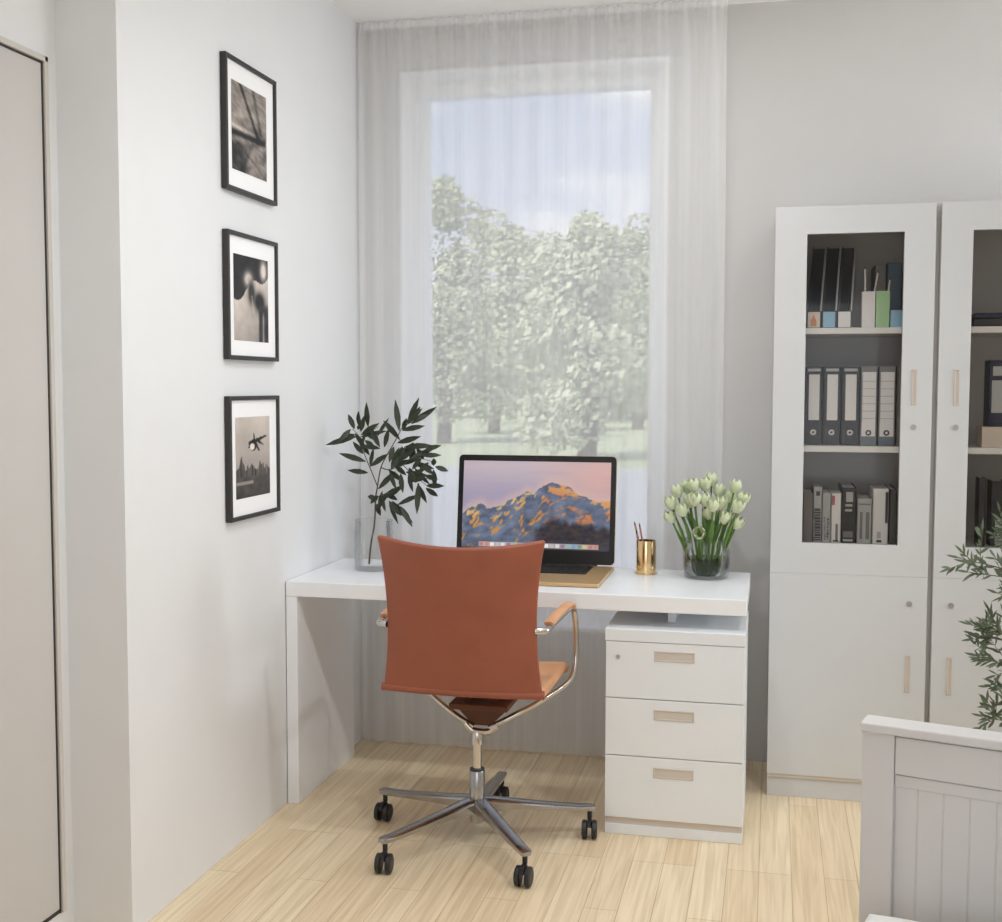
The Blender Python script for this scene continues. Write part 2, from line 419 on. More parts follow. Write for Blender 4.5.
# drawer chest
CX0, CX1, CF, CB, CT = 1.060, 1.479, -.729, -.335, .6415
t = thing('drawer_chest', 'low white three-drawer chest standing under the desk end', 'drawer unit', ((CX0+CX1)/2, (CF+CB)/2, 0))
b = MB(); b.box((CX0, CF+.02, .0535), (CX1, CB, CT-.038), .002); b.build('body', M['chest'], t)
MB().box((CX0-.001, CF-.002, CT-.0375), (CX1+.001, CB, CT), .002).build('chest_top', M['chest'], t)
MB().box((CX0+.001, CF+.004, 0), (CX1-.001, CB-.01, .0325), .002).build('plinth', M['chest'], t)
MB().box((CX0+.002, CF+.008, .0327), (CX1-.002, CB-.01, .053)).build('recess_strip', M['pull'], t)
def recess_pull(x, z, w, h, y, parent, nm='handle'):
    """shallow scooped pull: a rim with a sunk tray"""
    b = MB()
    fw = .004
    for lo, hi in (((x-w/2, y-.003, z-h/2), (x+w/2, y+.004, z-h/2+fw)), ((x-w/2, y-.003, z+h/2-fw), (x+w/2, y+.004, z+h/2)),
                   ((x-w/2, y-.003, z-h/2), (x-w/2+fw, y+.004, z+h/2)), ((x+w/2-fw, y-.003, z-h/2), (x+w/2, y+.004, z+h/2))):
        b.box(lo, hi, .0012)
    b.box((x-w/2+.002, y-.0008, z-h/2+.002), (x+w/2-.002, y+.004, z+h/2-.002))
    return b.build(nm, M['pull'], parent)
for z0, z1, hz in ((.429, .6025, .565), (.250, .4265, .384), (.0545, .2475, .2045)):
    dr = MB().box((CX0+.001, CF, z0), (CX1-.001, CF+.019, z1), .002).build('drawer', M['chest'], t)
    recess_pull(1.270, hz-.002, .121, .031, CF, dr)
    if z1 > .5:
        MB().lathe([(0, -.002), (.006, -.002), (.006, .003), (0, .003)], n=16, mat4=Matrix.Translation((1.099, CF-.001, .556)) @ Matrix.Rotation(PI/2, 4, 'X')).build('lock', M['lock'], dr)

# ------------------------------------------------------------------ bookcase cabinets
FY = -.27; CH = 1.965
def cabinet(x0, x1, mirror, label):
    t = thing('bookcase_cabinet', label, 'cabinet', ((x0+x1)/2, -.08, 0))
    yb = WY-.004; yf = FY+.021
    b = MB()
    b.box((x0, yf, .078), (x0+.018, yb, CH)); b.box((x1-.018, yf, .078), (x1, yb, CH))
    b.box((x0+.018, yf, CH-.02), (x1-.018, yb, CH)); b.box((x0+.018, yf, .078), (x1-.018, yb, .098))
    b.build('carcass', M['cab'], t)
    b = MB(); b.box((x0+.018, yb-.012, .098), (x1-.018, yb-.002, CH-.02))
    b.box((x0+.0181, yf+.004, .80), (x0+.021, yb-.012, CH-.0201)); b.box((x1-.021, yf+.004, .80), (x1-.0181, yb-.012, CH-.0201))
    b.box((x0+.021, yf+.004, CH-.026), (x1-.021, yb-.012, CH-.0201))
    b.build('lining', M['cabin'], t)
    for z in (1.573, 1.184, .858):
        MB().box((x0+.0215, yf+.012, z-.02), (x1-.0215, yb-.0125, z), .001).build('shelf', M['shelf'], t)
    MB().box((x0+.001, FY+.012, 0), (x1-.001, yb-.01, .068), .001).build('plinth', M['cab'], t)
    MB().box((x0+.002, FY+.004, .068), (x1-.002, yb-.02, .0785)).build('recess_strip', M['pull'], t)
    # glazed upper door and plain lower door
    gx0, gx1 = (x0+.102, x0+.404) if not mirror else (x0+.096, x0+.400)
    gz0, gz1 = .864, 1.876; zs = .762
    b = MB()
    b.box((x0+.0005, FY, zs+.0002), (gx0, FY+.02, CH), .0012); b.box((gx1, FY, zs+.0002), (x1-.0005, FY+.02, CH), .0012)
    b.box((gx0-.002, FY+.00001, gz1), (gx1+.002, FY+.01999, CH-.00001), 0); b.box((gx0-.002, FY+.00001, zs+.0003), (gx1+.002, FY+.01999, gz0), 0)
    up = b.build('glazed_door', M['cab'], t)
    MB().box((gx0-.0015, FY+.009, gz0-.0015), (gx1+.0015, FY+.013, gz1+.0015)).build('glass_pane', M['cabglass'], up)
    lo = MB().box((x0+.0005, FY, .079), (x1-.0005, FY+.02, zs-.0002), .0012).build('lower_door', M['cab'], t)
    hx = x0+.444 if not mirror else x0+.057
    recess_pull(hx, 1.378, .017, .115, FY, up); recess_pull(hx, .442, .017, .122, FY, lo)
    for z, pr_ in ((1.25, up), (.674, lo)):
        MB().lathe([(0, -.004), (.008, -.004), (.009, .003), (0, .003)], n=18, mat4=Matrix.Translation((hx, FY-.001, z)) @ Matrix.Rotation(PI/2, 4, 'X')).build('lock', M['lock'], pr_)
    return t
cabinet(1.5465, 2.0465, False, 'tall white glass-door cabinet holding five lever arch binders')
c2_ = cabinet(2.062, 2.562, True, 'tall white glass-door cabinet half cut off behind the olive tree')
MB().box((2.0475, -.238, .08), (2.0615, -.226, CH-.004)).build('gap_shade_strip', M['cabin'], c2_)  # made-up strip giving the gap between the cabinets its shade tone

# things on the shelves
def box_file(x0, x1, z0, h, y0, y1, m, slope, label, label_mat, motif=None):
    """upright magazine file: low front lip with a card label, high back, slanting sides"""
    t = thing('magazine_file', label, 'magazine file', ((x0+x1)/2, (y0+y1)/2, z0), 0, 'magazine files on the top shelf')
    th = .0035; lip = .055
    poly = [(y0, z0), (y1, z0), (y1, z0+h), (y1-.05, z0+h), (y0, z0+lip)]
    b = MB(); b.prism(poly, x0, x0+th, 'x'); b.box((x0+th, y1-th, z0), (x1-th, y1, z0+h)); b.box((x0+th, y0, z0), (x1-th, y0+th, z0+lip)); b.box((x0+th, y0+th, z0), (x1-th, y1-th, z0+th))
    b.prism(poly, x1-th, x1, 'x')
    for v in b.bm.verts: v.co.x += max(0, v.co.z-z0-lip)*.085
    b.build('holder', m, t)
    q_ = (h-lip)*.085; e = MB(); e.tube([(x1-th/2, y0+.001, z0+lip+.001), (x1-th/2+q_, y1-.05, z0+h+.001), (x1-th/2+q_, y1, z0+h+.001)], .0030, 6); e.build('slanted_edge', M['palink'], t)
    lb = MB().box((x0+.001, y0-.0012, z0+.002), (x1-.004, y0-.0001, z0+lip-.002)).build('card_label', label_mat, t)
    if motif:
        q = MB(); q.prism([(x0+.010, z0+.006), (x0+.029, z0+.006), (x0+.029, z0+.024), (x0+.023, z0+.034), (x0+.020, z0+.046), (x0+.016, z0+.034), (x0+.010, z0+.026)], y0-.002, y0-.0013, 'y'); q.build('printed_motif', motif, lb)
ZT = 1.5735
for x0, m, lab, lm, mo in ((1.655, 'blackcard', 'dark magazine file with a cream and orange label', 'cream', 'orange'), (1.7035, 'blackcard', 'dark magazine file with a pale blue label', 'blue', None), (1.752, 'darkgrey', 'dark grey magazine file with a plain white label', 'whitecard', None)):
    box_file(x0, x0+.044, ZT, .286, -.215, .02, M[m], 1, lab, M[lm], M[mo] if mo else None)
def open_box(name, label, cat, x0, x1, y0, y1, z0, h, m):
    t = thing(name, label, cat, ((x0+x1)/2, (y0+y1)/2, z0)); th = .003
    b = MB(); b.box((x0, y0, z0), (x1, y0+th, z0+h)); b.box((x0, y1-th, z0), (x1, y1, z0+h)); b.box((x0, y0+th, z0), (x0+th, y1-th, z0+h)); b.box((x1-th, y0+th, z0), (x1, y1-th, z0+h)); b.box((x0+th, y0+th, z0), (x1-th, y1-th, z0+th))
    b.build('walls', m, t)
    MB().box((x0-.0006, y0-.0008, z0+h-.006), (x1+.0006, y0-.0001, z0+h-.0005)).build('rim', m, t)
    return t
open_box('pencil_holder', 'square white pencil holder on the top cabinet shelf', 'pencil holder', 1.828, 1.8685, -.215, -.165, ZT, .118, M['whitecard'])
open_box('pencil_holder', 'square green pencil holder on the top cabinet shelf', 'pencil holder', 1.872, 1.914, -.215, -.165, ZT, .119, M['green'])
open_box('card_box', 'small low pale blue box beside the green pencil holder', 'box', 1.918, 1.972, -.215, -.16, ZT, .056, M['blue'])
def pencil(p, q, m, label, r=.003, rad=None):
    t = thing('pencil', label, 'pencil', p)
    p = Vector(p); q = Vector(q); d = (q-p).normalized()
    MB().tube([p, q-d*.012], r, 6).build('shaft', m, t)
    MB().tube([q-d*.012, q], [r*.95, r*.2], 6).build('tip', M['twig'], t)
pencil((1.842, -.20, ZT+.004), (1.836, -.192, 1.778), M['pencil_pale'], 'upright pale pencil standing in the white pencil holder', .0035)
pencil((1.849, -.19, ZT+.004), (1.880, -.182, 1.766), M['pencil_pale'], 'pale pencil leaning over the rim of the white holder', .003)
pencil((1.896, -.19, ZT+.004), (1.918, -.182, 1.742), M['pencil_pale'], 'pale pencil leaning in the green pencil holder', .003)

def book(name, x0, x1, z0, h, y0, y1, m, label, cat='book', marks=(), pages=True, tilt=0., group=None):
    """cover boards and spine around a page block; marks are raised strips printed on the spine"""
    t = thing(name, label, cat, ((x0+x1)/2, (y0+y1)/2, z0), 0, group)
    th = min(.003, (x1-x0)*.2); b = MB()
    b.box((x0, y0, z0), (x0+th, y1, z0+h), .0006, 1); b.box((x1-th, y0, z0), (x1, y1, z0+h), .0006, 1); b.box((x0, y0, z0), (x1, y0+th, z0+h), .0008, 1)
    b.build('cover', m, t)
    MB().box((x0+th, y0+th, z0+.003), (x1-th, y1-.004, z0+h-.004)).build('pages', M['whitecard'], t)
    for (a0, a1, c0, c1, mk) in marks:
        MB().box((x0+(x1-x0)*a0, y0-.0009, z0+h*c0), (x0+(x1-x0)*a1, y0-.0001, z0+h*c1)).build('printed_mark', M[mk], t)
    if tilt: t.rotation_euler = (0, tilt, 0)
    return t
book('book', 1.875, 1.912, ZT, .215, -.10, .06, M['greycard'], 'grey book standing behind the pencil holders')
book('book', 1.916, 1.962, ZT, .222, -.10, .06, M['teal'], 'teal book standing behind the pale blue box', marks=((.2, .8, .6, .8, 'bluegrey'),))
book('book', 1.966, 1.999, ZT, .19, -.12, .06, M['orange'], 'orange-brown book standing at the end of top shelf', marks=((.3, .7, .2, .6, 'cream'),))

def binder(x0, x1, z0, h, y0, y1, m, dark, label):
    t = thing('lever_arch_binder', label, 'binder', ((x0+x1)/2, (y0+y1)/2, z0), 0, 'lever arch binders on the middle shelf')
    th = .003; b = MB(); w = x1-x0
    b.box((x0, y0, z0), (x0+th, y1, z0+h), .0006, 1); b.box((x1-th, y0, z0), (x1, y1, z0+h), .0006, 1)
    b.box((x0+.0005, y0, z0), (x1-.0005, y0+th, z0+h), .0008, 1)
    b.build('cover', m, t)
    MB().box((x0+th, y0+.012, z0+.006), (x1-th, y1-.03, z0+h-.02)).build('papers', M['whitecard'], t)
    if dark:
        lb = MB().box((x0+w*.2, y0-.001, z0+h*.32), (x1-w*.16, y0-.0001, z0+h*.90)).build('spine_label', M['whitecard'], t)
        MB().box((x0+w*.12, y0-.001, z0+h*.94), (x1-w*.12, y0-.0001, z0+h*.975)).build('printed_mark', M['palink'], t)
    else:
        lb = MB().box((x0+w*.08, y0-.001, z0+h*.12), (x1-w*.08, y0-.0001, z0+h*.93)).build('spine_label', M['whitecard'], t)
        q = MB(); xl, xm, xr = x0+w*.09, x0+w*.115, x0+w*.9; pts = [(xl, z0+h*.30), (xm, z0+h*.30)]
        for k in range(6): a_ = z0+h*(.34+.094*k); pts += [(xm, a_), (xr, a_), (xr, a_+.0022), (xm, a_+.0022)]
        pts += [(xm, z0+h*.90), (xl, z0+h*.90)]
        q.prism(pts, y0-.0016, y0-.001, 'y'); q.build('ruled_lines', M['palink'], lb)
        MB().box((x0+w*.08, y0-.001, z0+h*.01), (x1-w*.08, y0-.0001, z0+h*.10)).build('base_strip', M['bluegrey'], t)
    rz = z0+h*(.165 if dark else .165)
    b = MB().lathe([(.0045, 0), (.0095, 0), (.0095, .002), (.0045, .002)], closed=True, n=18, mat4=Matrix.Translation(((x0+x1)/2, y0-.0012, rz)) @ Matrix.Rotation(PI/2, 4, 'X'))
    b.build('finger_ring', M['steel'] if dark else M['ink'], t)
ZM = 1.1845
for x0, x1, dk, lab in ((1.6535, 1.707, 1, 'black lever arch binder at the outer end of the row'), (1.7125, 1.7655, 1, 'black lever arch binder between two other black binders'),
                        (1.771, 1.825, 1, 'black lever arch binder touching the first white binder'), (1.831, 1.8825, 0, 'white ruled-label binder next to the black binders'), (1.888, 1.940, 0, 'white ruled-label binder at the end of the row')):
    binder(x0, x1, ZM, .262, -.20, .07, M['blackcard'] if dk else M['greycard'], dk, lab)
book('document_folder', 1.945, 1.962, ZM, .262, -.20, .07, M['greycard'], 'thin grey folder standing beside the white binders', 'folder')

ZB = .8585
def txt(n, m='ink', a=(.3, .7), c=(.05, .62), s=5):
    R = random.Random(s); out = []; z = c[0]
    while z < c[1]:
        h = R.uniform(.02, .05); out.append((a[0]+R.uniform(-.05, .05), a[1]+R.uniform(-.05, .05), z, min(z+h, c[1]), m)); z += h+.012
    return tuple(out[:n])
book('book', 1.652, 1.684, ZB, .165, -.20, .02, M['greycard'], 'plain grey book at the outer end of bottom shelf')
book('book', 1.6855, 1.713, ZB, .186, -.20, .02, M['palink'], 'grey paperback with bold dark lettering down the spine', marks=txt(14, 'ink', (.15, .85), (.03, .62), 4)+((.3, .75, .84, .92, 'ink'),))
book('book', 1.7145, 1.742, ZB, .166, -.20, .02, M['palink'], 'pale grey book with faint spine text', marks=txt(10, 'greycard', (.25, .4), (.05, .7), 5)+txt(10, 'ink', (.6, .78), (.06, .75), 8))
book('book', 1.7435, 1.7755, ZB, .166, -.20, .02, M['whitecard'], 'white book with a small red mark on its spine', marks=((.08, .35, .76, .95, 'red'), (.45, .7, .03, .38, 'greycard'), (.2, .75, .02, .05, 'ink')))
book('book', 1.777, 1.823, ZB, .186, -.20, .02, M['blackcard'], 'thick black book with pale spine lettering', marks=((.3, .78, .74, .92, 'palink'), (.26, .74, .66, .70, 'palink'), (.24, .72, .57, .61, 'palink'), (.12, .8, .10, .21, 'greycard'), (.12, .8, .03, .07, 'palink')))
book('book', 1.8265, 1.8735, ZB, .150, -.20, .02, M['palink'], 'short grey book between black and white books', marks=((.2, .38, .1, .7, 'greycard'), (.6, .85, .1, .7, 'greycard'), (.1, .9, .86, .89, 'greycard')))
book('book', 1.876, 1.926, ZB, .184, -.20, .02, M['whitecard'], 'wide white book with a black bar on its spine', marks=((.80, .96, .38, .94, 'blackcard'), (.28, .6, .03, .07, 'ink'), (.3, .55, .10, .22, 'palink')))
book('book', 1.930, 1.952, ZB, .182, -.20, .02, M['darkgrey'], 'slim charcoal book beside the wide white book')
# second cabinet
t = thing('document_tray', 'flat black document case lying on the upper shelf', 'document case', (2.30, -.10, ZT))
MB().box((2.172, -.215, ZT+.001), (2.46, .03, ZT+.026), .006, 3).build('lower_shell', M['blackcard'], t)
MB().box((2.174, -.213, ZT+.027), (2.458, .028, ZT+.044), .006, 3).build('lid', M['navy'], t)
MB().box((2.28, -.2195, ZT+.018), (2.34, -.2145, ZT+.034), .001).build('clasp', M['steel'], t)
t = open_box('cardboard_box', 'beige cardboard box under the dark binder', 'box', 2.2105, 2.33, -.20, -.09, ZM, .066, M['cream'])
MB().box((2.2135, -.197, ZM+.06), (2.3265, -.093, ZM+.0655)).build('lid', M['cream'], t)
t = thing('lever_arch_binder', 'navy binder standing on the beige cardboard box', 'binder', (2.262, -.07, ZM+.0665))
z0 = ZM+.0665
b = MB(); b.box((2.229, -.198, z0), (2.232, -.10, z0+.215), .0006, 1); b.box((2.292, -.198, z0), (2.295, -.10, z0+.215), .0006, 1); b.box((2.2292, -.198, z0), (2.2948, -.195, z0+.215)); b.build('cover', M['navy'], t)
MB().box((2.232, -.19, z0+.004), (2.292, -.105, z0+.2)).build('papers', M['whitecard'], t)
MB().box((2.237, -.1990, z0+.045), (2.287, -.1981, z0+.150)).build('spine_label', M['palink'], t)
MB().box((2.239, -.1990, z0+.165), (2.285, -.1981, z0+.195)).build('printed_mark', M['palink'], t)
t = book('book', 2.207, 2.229, ZB, .225, -.19, -.12, M['blackcard'], 'dark book leaning on the second cabinet bottom shelf', marks=txt(6, 'darkgrey', (.3, .7), (.1, .8), 3))
book('book', 2.246, 2.290, ZB, .216, -.19, -.11, M['blackcard'], 'black book with scattered pale spine marks', marks=txt(9, 'palink', (.3, .8), (.05, .9), 11))
book('book', 2.293, 2.330, ZB, .20, -.19, .02, M['greycard'], 'grey book behind the olive twigs in the cabinet')

# ------------------------------------------------------------------ pictures on the wall
def pic1(s, t):
    g = 150+34*fbm(s*3, t*5, 1)-20*t
    g += 34*fbm(s*3+t*8, t*20-s*7, 6)
    g -= 120*math.exp(-((s-(.24+.94*t))/.042)**2)*(t < .57)
    g -= 60*math.exp(-((s-(.60+.5*t))/.045)**2)*(t < .5)
    g += 60*math.exp(-((t-.505-.03*s)/.028)**2)*(s < .75)
    g -= 140*math.exp(-((t-(.580-.02*s))/.034)**2)*(s < .97)
    g -= 70*math.exp(-((s-.74)**2+(t-.56)**2)/.010)
    if t > .62: g -= 70*sm(.62, .75, t)*(1-sm(.2, .6, s))+55*math.exp(-((s+.9*(t-.6)-.62)/.06)**2)+45*max(0, fbm(s*7, t*9, 3))
    return (g*1.02, g*.95, g*.89)
def pic2(s, t):
    g = 24.
    edge = .52-.34*s+.06*math.sin(s*9)
    if t > edge: g = 206-70*(t-edge)
    g += 0
    f = math.exp(-(((s-.42)/.13)**2+((t-.27)/.09)**2)); g = g+(205-g)*min(1, f*1.4)
    f = math.exp(-(((s-.5)/.09)**2+((t-.42)/.12)**2)); g = g+(45-g)*min(1, f*1.5)
    f = math.exp(-(((s-.86)/.10)**2+((t-.14)/.12)**2)); g = g+(215-g)*min(1, f*1.3)
    f = math.exp(-(((s-.74)/.13)**2+((t-.52)/.10)**2)); g = g+(26-g)*min(1, f*1.7)
    f = math.exp(-(((s-.12)/.12)**2+((t-.44)/.04)**2)); g = g+(30-g)*min(1, f)
    if s > .68 and t > .5: g = g+(34+50*max(0, fbm(s*9, t*6))-g)*sm(.68, .76, s)*sm(.5, .62, t)
    f = math.exp(-((s-.52-.3*(t-.5))/.02)**2)*(.45 < t < .66); g = g+(190-g)*f*.7
    f = math.exp(-((s-.85)/.03)**2)*sm(.6, .7, t); g = g+(200-g)*f*.7
    g += 14*fbm(s*5, t*7, 4)
    return (g*1.03, g*.97, g*.92)
def pic3(s, t):
    g = 205-55*t+12*fbm(s*2, t*3, 9)
    for bx_, by_, ex, ey, w_ in ((.40, .33, .90, .25, .026), (.56, .37, .52, .22, .030), (.56, .33, .68, .43, .026), (.50, .34, .36, .38, .020), (.62, .30, .80, .36, .018)):
        L2 = (ex-bx_)**2+(ey-by_)**2; q = max(0, min(1, ((s-bx_)*(ex-bx_)+(t-by_)*(ey-by_))/L2))
        dd = math.hypot(s-bx_-q*(ex-bx_), t-by_-q*(ey-by_))
        if dd < w_*(1.25-.75*q)+.006*nz(s*30, t*30): g = 40+26*fbm(s*14, t*14)
    if math.hypot((s-.50)*.85, (t-.385)*1.5) < .072: g = 46
    if math.hypot((s-.47)*.85, (t-.375)*1.5) < .060: g = 234
    top = .66-.10*max(0, nz(s*14, 2.5))-.16*math.exp(-((s-.16)/.05)**2)-.10*math.exp(-((s-.7)/.04)**2)-.07*math.exp(-((s-.45)/.06)**2)
    if t > top: g = 92+70*nz(s*26, t*2.5, 3)-40*(t-top)
    if t > .74: g = 84-70*(t-.74)+18*fbm(s*5, t*9, 2)
    if .80 < t < .83 and s < .5: g = 150
    return (g*1.02, g*.96, g*.91)
PY0, PY1 = -1.131, -.778
for z1, z0, pz1, pz0, fn, lab in ((2.328, 1.944, 2.263, 2.008, pic1, 'black-framed picture hanging highest, with a dark diagonal line'), (1.829, 1.456, 1.765, 1.513, pic2, 'black-framed picture between the other two, mostly black and beige'), (1.349, .981, 1.286, 1.044, pic3, 'black-framed picture hanging lowest, with a dark shape over spires')):
    t = thing('framed_picture', lab, 'picture', (0, (PY0+PY1)/2, z0), 0, 'framed pictures in a column on the wall')
    fw, fd = .0125, .020; x0 = .0015
    b = MB()
    b.box((x0, PY0, z0), (fd, PY0+fw, z1), .0015); b.box((x0, PY1-fw, z0), (fd, PY1, z1), .0015); b.box((x0, PY0+fw-.001, z1-fw), (fd, PY1-fw+.001, z1), .0015); b.box((x0, PY0+fw-.001, z0), (fd, PY1-fw+.001, z0+fw), .0015)
    b.build('frame', M['black_frame'], t)
    MB().box((x0, PY0+fw-.002, z0+fw-.002), (.012, PY1-fw+.002, z1-fw+.002)).build('mount', M['mount'], t)
    ya, yb_ = -1.083, -.843
    nu, nv = 70, 76
    o_st = [(i/nu, 1-j/nv) for j in range(nv+1) for i in range(nu+1)]
    p = MB().grid(lambda u, v: Vector((.0128, ya+(yb_-ya)*u, pz0+(pz1-pz0)*v)), nu, nv).build('photo_print', M['photo'], t)
    paint(p, fn)

# ------------------------------------------------------------------ laptop
LX0, LX1, LYF, LYB = .451, 1.020, -.608, -.226
t = thing('laptop', 'open gold laptop with mountains on its screen on desk', 'laptop', ((LX0+LX1)/2, -.4, DT))
MB().box((LX0, LYF, DT+.001), (LX1, LYB, DT+.013), .004, 3).build('base', M['gold'], t)
MB().box((LX0+.070, -.425, DT+.0125), (LX1-.070, -.245, DT+.0140)).build('keyboard_well', M['keys'], t)
b = MB()
for r in range(5):
    for k in range(14):
        w_ = (LX1-LX0-.158)/14; x = LX0+.079+k*w_
        b.box((x+.0015, -.421+r*.0345, DT+.0139), (x+w_-.0015, -.421+r*.0345+.0315, DT+.0158), .0006, 1)
b.build('keyboard', M['keys'], t)
MB().box((LX0+.2, -.590, DT+.0128), (LX1-.2, -.445, DT+.0134)).build('trackpad', M['gold'], t)
MB().tube([(LX0+.06, LYB+.0, DT+.012), (LX1-.06, LYB+.0, DT+.012)], .007, 10).build('hinge', M['bezel'], t)
# lid leans back from the hinge
tilt = math.atan2(.05, .375); Lh = .380
LM = Matrix.Translation((LX0, LYB-.002, DT+.016)) @ Matrix.Rotation(-tilt, 4, 'X')   # local x = width, z = up the lid, -y = towards the sitter
Wl = LX1-LX0
def rrect(w, h, r, x0=0, z0=0, n=6):
    out = []
    for cx, cz, a0 in ((w-r, r, -PI/2), (w-r, h-r, 0), (r, h-r, PI/2), (r, r, PI)):
        for k in range(n+1): a = a0+PI/2*k/n; out.append((x0+cx+r*math.cos(a), z0+cz+r*math.sin(a)))
    return out
b = MB(); b.prism(rrect(Wl, Lh, .016), -.001, .006, 'y'); bmesh.ops.transform(b.bm, matrix=LM, verts=b.bm.verts); lid = b.build('lid', M['gold'], t)
b = MB(); b.prism(rrect(Wl-.002, Lh-.002, .015, .001, .001), -.0035, -.0011, 'y'); bmesh.ops.transform(b.bm, matrix=LM, verts=b.bm.verts); bz = b.build('bezel', M['bezel'], lid)
SX0, SX1, SZ0, SZ1 = .019, Wl-.019, .048, Lh-.022
RID = [(0, .60), (.05, .545), (.12, .50), (.19, .555), (.27, .50), (.36, .43), (.44, .345), (.49, .36), (.55, .275), (.61, .235), (.66, .26), (.72, .29), (.79, .37), (.86, .43), (.93, .44), (1, .42)]
def ridge(s):
    for (a, b1), (c, d1) in zip(RID, RID[1:]):
        if a <= s <= c: return b1+(d1-b1)*(s-a)/(c-a)
    return .5
def scr(s, t):
    T = ridge(s)+.022*fbm(s*16, 1.7)
    if t < T:
        c = mix((196, 180, 188), (158, 152, 176), sm(0, .5, t)); c = mix(c, (222, 172, 160), .75*sm(.35, 1, s)*(1-.35*sm(0, .2, .12-t)))
        c = mix(c, (176, 156, 176), .5*max(0, fbm(s*2.2, t*9, 5)))
        c = mix(c, (214, 180, 168), .6*sm(.12, 0, T-t)); return c
    d = t-T
    f = fbm(s*8+d*4, t*5-s*6, 3)+.5*fbm(s*22, t*12, 8)
    f = .7*f+.55*fbm(s*26+d*18, (t-s*.5)*9, 2)
    lit = sm(.0, .38, f+.08*math.sin(s*19+d*14)-.55*max(0, d-.14))
    base = mix((74, 82, 104), (118, 130, 154), .5+.7*fbm(s*10, t*10, 6))
    orange = mix((226, 160, 96), (208, 128, 76), sm(0, .2, d))
    if s < .55: orange = mix((232, 190, 128), (206, 142, 62), sm(0, .25, d))
    c = mix(base, orange, lit*.9)
    dark = sm(.02, .12, t-(.60+.32*abs(s-.70)-.08*fbm(s*9, 4)))
    c = mix(c, (48+26*fbm(s*20, t*20), 42+20*fbm(s*20, t*20), 46), .92*dark*sm(.45, .55, s))
    c = mix(c, (78, 82, 96), .5*sm(.85, 1., t))
    # a plain row of coloured squares along the bottom edge
    if .928 < t < .985 and .12 < s < .93:
        k = int((s-.12)/.81*22); u = ((s-.12)/.81*22) % 1
        c = mix(c, (190, 186, 184), .85)
        if .14 < u < .86 and .936 < t < .977:
            c = [(214, 132, 110), (222, 218, 214), (120, 160, 200), (206, 120, 108), (188, 186, 190), (140, 188, 172), (222, 190, 120), (236, 232, 230), (156, 120, 150), (120, 150, 150)][(k*7+3) % 10]
    return c
nu, nv = 230, 150
o_st = [(i/nu, 1-j/nv) for j in range(nv+1) for i in range(nu+1)]
b = MB().grid(lambda u, v: LM @ Vector((SX0+(SX1-SX0)*u, -.0041, SZ0+(SZ1-SZ0)*v)), nu, nv)
sc_ = b.build('screen', M['screen'], lid); paint(sc_, scr)

# ------------------------------------------------------------------ pencil cup and pencils
px, py = 1.134, -.27
t = thing('pencil_cup', 'shiny brass pencil cup on the desk by the laptop', 'pencil cup', (px, py, DT))
R0 = .034
MB().lathe([(0, .004), (R0, .004), (R0, .112), (R0-.0005, .114), (R0-.003, .114), (R0-.003, .008), (0, .008)], (px, py, DT), 40).build('cup', M['brass'], t, smooth=.6)
MB().lathe([(0, .0005), (R0+.006, .0005), (R0+.006, .003), (R0, .0045), (0, .0045)], (px, py, DT), 40).build('base_flange', M['brass'], t, smooth=.6)
pencil((px-.004, py+.006, DT+.012), (px-.041, py-.004, DT+.178), M['pencil'], 'pencil tilted furthest outward in the brass cup', .0034)
pencil((px+.008, py-.006, DT+.012), (px-.026, py+.008, DT+.172), M['pencil'], 'most upright pencil standing in the brass cup', .0034)
pencil((px-.010, py-.010, DT+.012), (px-.033, py-.014, DT+.150), M['pencil'], 'shortest pencil standing in the brass cup', .0034)

# ------------------------------------------------------------------ tulips in a vase
vx, vy = 1.338, -.305
t = thing('tulip_vase', 'round clear glass vase of tulips on the desk corner', 'vase', (vx, vy, DT))
def vessel(r, h, th, b, c):
    return b.lathe([(0, .0008)]+[(q*r, z*h) for q, z in ((.80, .004), (.90, .03), (.97, .2), (1, .45), (.99, .7), (.93, .95), (.935, 1.))]+[((q)*r-th, z*h) for q, z in ((.935, 1.), (.93, .95), (.99, .7), (1, .45), (.97, .2), (.88, .09))]+[(0, .08*h)], c, 40)
vessel(.080, .128, .004, MB(), (vx, vy, DT)).build('glass', M['glass'], t, smooth=1)
MB().lathe([(0, .0125), (.062, .0125), (.0725, .03), (.0755, .062), (.0750, .066), (0, .066)], (vx, vy, DT), 40).build('water', M['water'], t, smooth=.6)
MB().lathe([(.0735, 0), (.0755, .0015), (.0755, .003), (.0735, .0035)], (vx, vy, DT+.1275), 40, closed=True).build('rim', M['glass'], t, smooth=1)
heads = [(85, 240), (78, 345), (190, 140), (176, 285), (280, 205), (352, 215), (330, 115), (436, 150), (378, 312), (312, 442), (540, 195), (515, 340), (600, 375), (612, 250), (470, 235), (118, 170), (645, 205), (258, 120), (400, 105), (420, 240), (230, 225), (575, 130)]
R = random.Random(12)
HD = []
for k, (u, v) in enumerate(heads):
    gx = 1.339+.90*((u/7.69+660)-707)/283; gz = .718+(580-(v/7.69+470))/287
    HD.append(Vector((gx, vy+(-.05 if v > 200 else .045)+R.uniform(-.03, .03) if k != 9 else vy-.095, gz)))
for q in range(160):                                        # ease the heads apart, mostly in depth
    for i in range(len(HD)):
        for j in range(i):
            dv_ = HD[i]-HD[j]; l = dv_.length
            if l < .0445:
                dv_ = Vector((dv_.x*.35, dv_.y+(.002 if i % 2 else -.002), dv_.z*.3)).normalized()*(.0445-l)*.35
                HD[i] += dv_; HD[j] -= dv_
